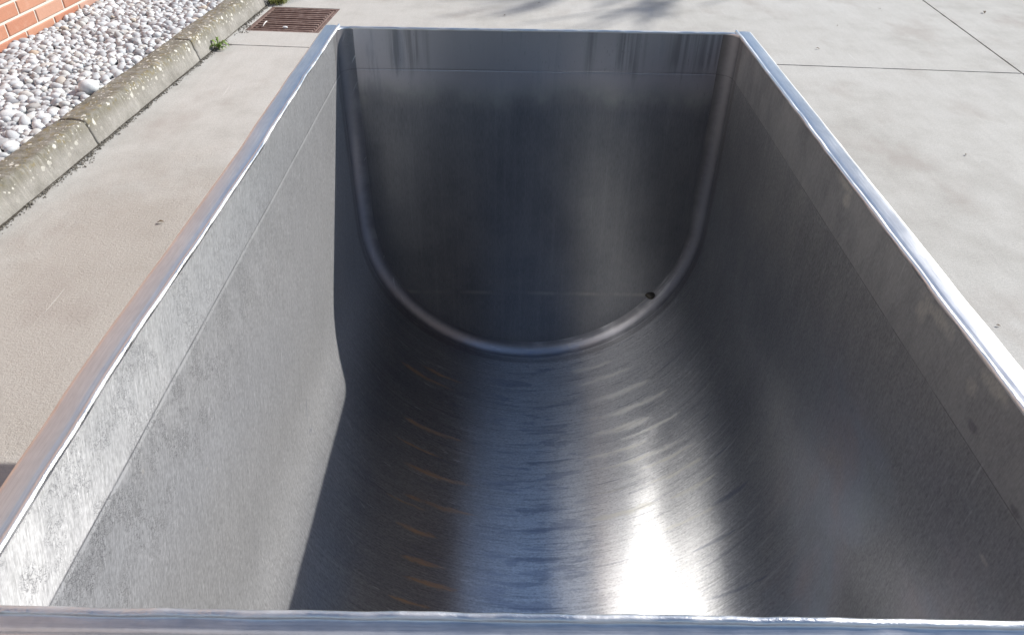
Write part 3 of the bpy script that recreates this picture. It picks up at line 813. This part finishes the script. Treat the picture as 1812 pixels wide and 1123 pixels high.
# scorched spot where the cove was patched, and its faint twin
def scorch(cx_, cz_, r, name='weld_patch'):
    vs, fs = grid(14, 28, lambda i, j: (cx_ + r * 1.25 * (i / 13) * math.cos(j / 27 * 2 * math.pi) * (1 + 0.15 * n1(j / 3, 2)),
                                        LEN - 0.0105 - 0.004 * (1 - (i / 13) ** 2) * (1 + 0.7 * n1(i * 0.9, j * 0.9, 5)) + 0.012 * (i / 13) ** 3,
                                        RIM + cz_ + r * 0.9 * (i / 13) * math.sin(j / 27 * 2 * math.pi)))
    return mesh(name, vs, fs, M_BURN)
sc_o = scorch(0.343, -0.720, 0.012)
child(sc_o); tag(sc_o, 'small dark oval burnt weld patch on the rounded corner strip')

# rim rails: cross-section (outwards, up): bead, flat top, rounded fold, skirt
def rail(kind, pts3, outward, width, jit):
    """pts3: list of inner-edge points; outward: horizontal unit vector"""
    prof = []
    prof.append((-0.0006, -0.0018))
    for a in range(7):                          # bead
        th = math.pi * (0.0 + a / 6); prof.append((0.0022 - 0.0032 * math.cos(th), 0.0004 + 0.0028 * math.sin(th)))
    if kind == 'N': prof += [(0.0066, -0.0012), (0.012, -0.0030), (0.0155, -0.0042), (0.0175, -0.0022), (0.021, 0.0002), (0.0225, 0.0004), (width * 0.7, 0.0004), (width - 0.0085, 0.0), (width - 0.007, -0.0002)]
    else: prof += [(0.0064, -0.0010), (0.0075, -0.0009), (0.0110, -0.0003), (0.0118, -0.0001), (0.0130, 0.0), (width * 0.5, 0.0002), (width - 0.0085, -0.0001), (width - 0.007, -0.0002)]
    for a in range(1, 7):
        th = math.pi / 2 * a / 6; prof.append((width - 0.007 + 0.007 * math.sin(th), -0.0050 + 0.0048 * math.cos(th)))
    prof += [(width + 0.0005, -0.025), (width + 0.0005, -0.045), (width - 0.001, -0.046), (width - 0.003, -0.045), (width - 0.003, -0.010)]
    uv = []; L = [0]
    for a, b in zip(prof[:-1], prof[1:]): L.append(L[-1] + math.hypot(b[0] - a[0], b[1] - a[1]))
    def f(i, j):
        p = pts3[i]; o, u = prof[j]
        q = i * 0.01
        if 0 < j < 8: u += 0.0009 * n1(q * 22, jit, 1) ; o += 0.0011 * n1(q * 17, jit, 4)
        else: u += 0.0004 * n1(q * 1.5, jit, 8)
        uv.append((q, L[j]))
        return (p[0] + outward[0] * o, p[1] + outward[1] * o, RIM + 0.0012 + u)
    vs, fs = grid(len(pts3), len(prof), f, flip=(kind in ('L', 'F')))
    return child(mesh('rim_rail', vs, fs, M_RIM, uvs=uv))
def inner_edge(side, y):
    base = shell_point(side * HW, 0.0, side * (ARC + STR), y, 0)[0]
    return base
npt = int((LEN - 0.02) / 0.01)
rail('L', [(inner_edge(-1, min(max(-0.044 + (LEN + 0.066) * i / 139, RN), LEN - RF)) + 0.0006, -0.044 + (LEN + 0.066) * i / 139, 0) for i in range(140)], (-1, 0), 0.037, 1.3)
rail('R', [(inner_edge(1, min(max(-0.044 + (LEN + 0.066) * i / 139, RN), LEN - RF)) - 0.0006, -0.044 + (LEN + 0.066) * i / 139, 0) for i in range(140)], (1, 0), 0.037, 2.9)
def corner_in(x, far=True):
    """y inset of the rounded inner corner for the far and near rails"""
    d = HW - abs(x)
    rf = RF if far else RN
    if d >= rf: return 0.0
    d = max(d, 0.0); return rf - math.sqrt(max(rf * rf - (rf - d) ** 2, 0))
FX = [-(HW - 0.002) + (2 * HW - 0.004) * i / 159 for i in range(160)]
rail('F', [(x, LEN + 0.0005 - corner_in(x) , 0) for x in FX], (0, 1), 0.022, 5.1)
rail('N', [(x, -0.0005 + corner_in(x, False), 0) for x in FX], (0, -1), 0.040, 7.7)
# gussets closing the rounded corners
for sx in (-1, 1):
    for (yy, sy) in ((LEN, 1), (0.0, -1)):
        pts = []; rf = RF if sy > 0 else RN
        for i in range(13):
            th = math.pi / 2 * i / 12
            pts.append((sx * (HW - rf + rf * math.sin(th) + 0.001), yy - sy * rf + sy * (rf * math.cos(th) + 0.001)))
        wy = 0.026 if sy > 0 else 0.044
        vs = [(a, b, RIM + 0.0005) for a, b in pts] + [(sx * (HW + 0.030), yy + sy * (wy - 0.009), RIM + 0.0003), (sx * (HW - rf), yy + sy * (wy - 0.009), RIM + 0.0003), (sx * (HW + 0.030), yy - sy * rf, RIM + 0.0003)]
        idx = list(range(13)); f = [13, 14] + idx + [15]
        if sx * sy > 0: f = f[::-1]
        child(mesh('corner_plate', vs, [tuple(f)], M_RIM, uvs=[(a[0] * 3, a[1] * 3) for a in vs], smooth=False))

# outer casing, legs, shelf added for its shadow
def casing():
    o_ = 0.022; pts = []
    pts = [(-(HW + o_), -0.02)]
    for i in range(49):
        a = math.pi * i / 48; pts.append((-(RAD + o_) * math.cos(a), -STR - (RAD + o_) * math.sin(a)))
    pts.append((HW + o_, -0.02))
    vs, fs = grid(2, len(pts), lambda i, j: (pts[j][0], (-0.018, LEN + 0.012)[i], RIM + pts[j][1]), flip=True)
    m = len(pts); fs.append(tuple(range(m))); fs.append(tuple(m + q for q in range(m))[::-1])
    return mesh('casing', vs, fs, M_CASE, smooth=False)
child(casing())
for sx in (-1, 1):
    for yy in (0.12, LEN - 0.12):
        lg = child(mesh('leg', *box(sx * 0.497 - 0.022, sx * 0.497 + 0.022, yy - 0.022, yy + 0.022, 0.02, RIM - 0.12, 0.003), M_CASE, smooth=False))
        ft = mesh('foot', *box(sx * 0.497 - 0.035, sx * 0.497 + 0.035, yy - 0.035, yy + 0.035, 0.0, 0.019, 0.002), M_CASE, smooth=False)
        ft.parent = lg; ft.matrix_parent_inverse = lg.matrix_parent_inverse.copy()
child(mesh('shadow_shelf', *box(-0.44, 0.44, 1.4405, 1.632, RIM - 0.155, RIM - 0.130, 0.004), M_CASE, smooth=False))  # unseen shelf added behind the trough to cast the ground shadow at left

# ------------------------------------------------------------------ drain
dg = empty('drain_grate', P((GX0 + GX1) / 2, (GV0 + GV1) / 2, 0), -ANG)
tag(dg, 'rusty cast iron drain grate set in the paving beside the kerb', 'drain grate')
def dchild(name, vs, fs, mat, smooth=False):
    return world_child(mesh(name, [P(*q) for q in vs], fs, mat, smooth=smooth), dg)
g = 0.004; a0, a1, b0, b1 = GX0 + g, GX1 - g, GV0 + g, GV1 - g
fwid = 0.026
dchild('frame', *join([box(a0, a0 + fwid, b0, b1, -0.05, -0.002, 0.002), box(a1 - fwid * 0.7, a1, b0, b1, -0.05, -0.001, 0.002),
                       box(a0 + fwid + .0005, a1 - fwid * 0.7 - .0005, b0, b0 + fwid, -0.05, -0.002, 0.002), box(a0 + fwid + .0005, a1 - fwid * 0.7 - .0005, b1 - fwid, b1, -0.05, -0.002, 0.002)]), M_RUST)
nb_ = 11
span = (b1 - b0 - 2 * fwid)
for i in range(nb_):
    y0 = b0 + fwid + span * (i + 0.28) / nb_; y1 = b0 + fwid + span * (i + 0.86) / nb_
    dchild('bar', *box(a0 + fwid + 0.003, a1 - fwid * 0.7 - 0.030, y0, y1, -0.035, -0.003 - 0.001 * (i % 3), 0.0045), M_RUST, True)
dchild('side_rib', *box(a1 - fwid * 0.7 - 0.026, a1 - fwid * 0.7 - 0.010, b0 + fwid + 0.002, b1 - fwid - 0.002, -0.035, -0.004, 0.004), M_RUST, True)
dchild('pit', *join([box(a0 - 0.01, a0, b0, b1, -0.6, -0.055), box(a1, a1 + 0.01, b0, b1, -0.6, -0.055), box(a0, a1, b0 - 0.01, b0, -0.6, -0.055),
                     box(a0, a1, b1, b1 + 0.01, -0.6, -0.055), box(a0, a1, b0, b1, -0.62, -0.6)]), M_SOIL)
one_pebble('pebble', P(-1.855, 4.66, 0.006), (0.018, 0.011, 0.008), 0.05, 'small white stone lying on the near bars of the drain grate', 0.1)
# feather
fv, ff = grid(12, 3, lambda i, j: P(-2.005 + 0.006 * math.sin(i / 11 * 3) + (j - 1) * 0.006 * math.sin(math.pi * (i + 0.5) / 12), 4.66 + 0.010 * i, 0.004 + 0.018 * math.sin(math.pi * i / 11) + (0.002 if j == 1 else 0)))
fo = mesh('feather', fv, ff, M_WHITE); sm = fo.modifiers.new('thickness', 'SOLIDIFY'); sm.thickness = 0.001
tag(fo, 'thin white feather curled across the bars of the drain grate', 'feather')

# ------------------------------------------------------------------ weeds
def leaf(L, wd, lift, serr, yaw, cx_, cy_, cz_, droop):
    n = 12; vs = []
    for i in range(n):
        t = i / (n - 1)
        w_ = wd * (math.sin(math.pi * min(1, t * 0.92 + 0.06)) ** 0.8) * (1 - 0.45 * serr * (i % 2)) * (0.35 + 0.65 * min(1, t * 2.4))
        for j in (-1, 0, 1):
            x = t * L; y = j * w_; z = lift * L * math.sin(t * math.pi * 0.75) - droop * L * t * t + abs(j) * w_ * 0.45
            vs.append((cx_ + x * math.cos(yaw) - y * math.sin(yaw), cy_ + x * math.sin(yaw) + y * math.cos(yaw), cz_ + max(z, 0.001)))
    fs = []
    for i in range(n - 1):
        for j in range(2): a = i * 3 + j; fs.append((a, a + 1, a + 4, a + 3))
    return vs, fs
def weed(name, pos, nl, L, wd, serr, mat, label, cat):
    parts = []
    for k in range(nl):
        yaw = k * 2.4 + random.uniform(-.3, .3); l = L * random.uniform(0.6, 1.1)
        parts.append(leaf(l, wd * random.uniform(.8, 1.2), random.uniform(.25, .9), serr, yaw, 0, 0, 0.004, random.uniform(.0, .25)))
    t_ = empty(name, pos); tag(t_, label, cat)
    o = mesh('leaves', *join(parts), mat); o.parent = t_; s = o.modifiers.new('thickness', 'SOLIDIFY'); s.thickness = 0.0008
    bm = bmesh.new(); bmesh.ops.create_cone(bm, segments=10, radius1=0.006, radius2=0.003, depth=0.014, cap_ends=True)
    for v in bm.verts: v.co.z += 0.006
    me = bpy.data.meshes.new('crown'); bm.to_mesh(me); bm.free(); me.materials.append(mat)
    c = bpy.data.objects.new('crown', me); COL.objects.link(c); c.parent = t_
    return t_
weed('rosette_weed', P(-2.118, 4.20, 0), 15, 0.072, 0.010, 1.0, M_LEAF, 'green rosette weed with toothed leaves growing at the foot of the kerb', 'weed')
def clump(pos, n, spread, label):
    parts = []
    for k in range(n):
        a = random.uniform(0, 6.28); d = spread * math.sqrt(random.random()); 
        parts.append(leaf(random.uniform(.018, .04), 0.0055, random.uniform(.4, 1.6), 0.5, random.uniform(0, 6.28), d * math.cos(a), d * math.sin(a) * 1.2, random.uniform(0, .025) * (1 - d / spread), .1))
    o = mesh('leafy_weed', *join(parts), M_MOSS); o.location = pos
    s = o.modifiers.new('thickness', 'SOLIDIFY'); s.thickness = 0.0008
    tag(o, label, 'weed')
clump(P(-2.085, 5.25, 0), 190, 0.062, 'yellow-green leafy weed in the corner between kerb and far side of the drain grate')

# bits of leaf litter on the yard
def litter(u, v, L, label, mat=M_DRY, yaw=0.0):
    vs, fs = leaf(L, L * 0.28, 0.22, 0.6, yaw, 0, 0, 0.001, 0)
    o = mesh('leaf_fragment', vs, fs, mat); o.location = P(u, v, 0.001); s = o.modifiers.new('thickness', 'SOLIDIFY'); s.thickness = 0.0008
    tag(o, label, 'leaf')
LIT = [(278, 395, 0.028, 'small dark leaf fragment on the paving left of the trough'), (1742, 25, 0.040, 'dark leaf fragment near the top right corner, largest on the open yard'),
       (1450, 88, 0.022, 'leaf crumb on the paving just above the joint right of the trough'), (1710, 274, 0.016, 'tiny dark crumb alone on the paving below the joint on the right'),
       (1555, 16, 0.016, 'tiny crumb at the top beside the long paving joint'), (952, 6, 0.016, 'tiny crumb on the paving beyond the middle of the far rim'), (1482, 47, 0.013, 'tiny crumb beyond the right far corner of the trough'),
       (1770, 578, 0.014, 'tiny crumb beside the right rim at the picture edge'), (895, 28, 0.022, 'pale brown crumb just beyond the far rim')]
Cw = cam.matrix_world.translation.copy()
Mr = cam.matrix_world.to_3x3()
def ground_at(px, py):
    d = Mr @ Vector(((px - 906) / F_PX, -(py - 561.5) / F_PX, -1)); k = -Cw.z / d.z
    q = Cw + d * k
    return (q.x * math.cos(ANG) - q.y * math.sin(ANG), q.x * math.sin(ANG) + q.y * math.cos(ANG))
for i, (px, py, L, lab) in enumerate(LIT):
    u, v = ground_at(px, py); litter(u, v, L, lab, yaw=i * 1.3)

# ------------------------------------------------------------------ bare tree off to the right whose shadow crosses the far paving
def tree(base, h, label):
    segs = []
    def grow(p, d, L, r, lev):
        n = 3
        for i in range(n):
            q = p + d * (L / n); segs.append((p.copy(), q.copy(), r * (1 - i / n * .3), r * (1 - (i + 1) / n * .3))); p = q
            d = (d + Vector((random.uniform(-.15, .15), random.uniform(-.15, .15), random.uniform(-.03, .1)))).normalized()
        if lev == 0: return
        for _ in range(4 if lev > 2 else 4):
            a = Vector((random.uniform(-1, 1), random.uniform(-1, 1), random.uniform(-.1, .7))).normalized()
            grow(p, (d * 0.75 + a * 0.75).normalized(), L * random.uniform(.6, .8), r * .58, lev - 1)
    grow(Vector((0, 0, 0)), Vector((0, 0, 1)), h * .28, h * .022, 5)
    t_ = empty('bare_tree', base); tag(t_, label, 'tree')
    for nm, test in (('trunk', lambda s: s[2] > h * .012), ('crown', lambda s: s[2] <= h * .012)):
        V, Fc = [], []
        for a, b, ra, rb in segs:
            if not test((a, b, ra, rb)): continue
            d = (b - a).normalized(); x = d.orthogonal().normalized(); y = d.cross(x); m = 5; k = len(V)
            for (c, r) in ((a, ra), (b, rb)):
                for i in range(m):
                    th = 6.2832 * i / m; V.append(tuple(c + (x * math.cos(th) + y * math.sin(th)) * r))
            for i in range(m): Fc.append((k + i, k + (i + 1) % m, k + m + (i + 1) % m, k + m + i))
        o = mesh(nm, V, Fc, M_BARK); o.parent = t_
tree((9.1, 14.15, -0.03), 11.0, 'bare tree off to the right whose branch shadows cross the far paving')
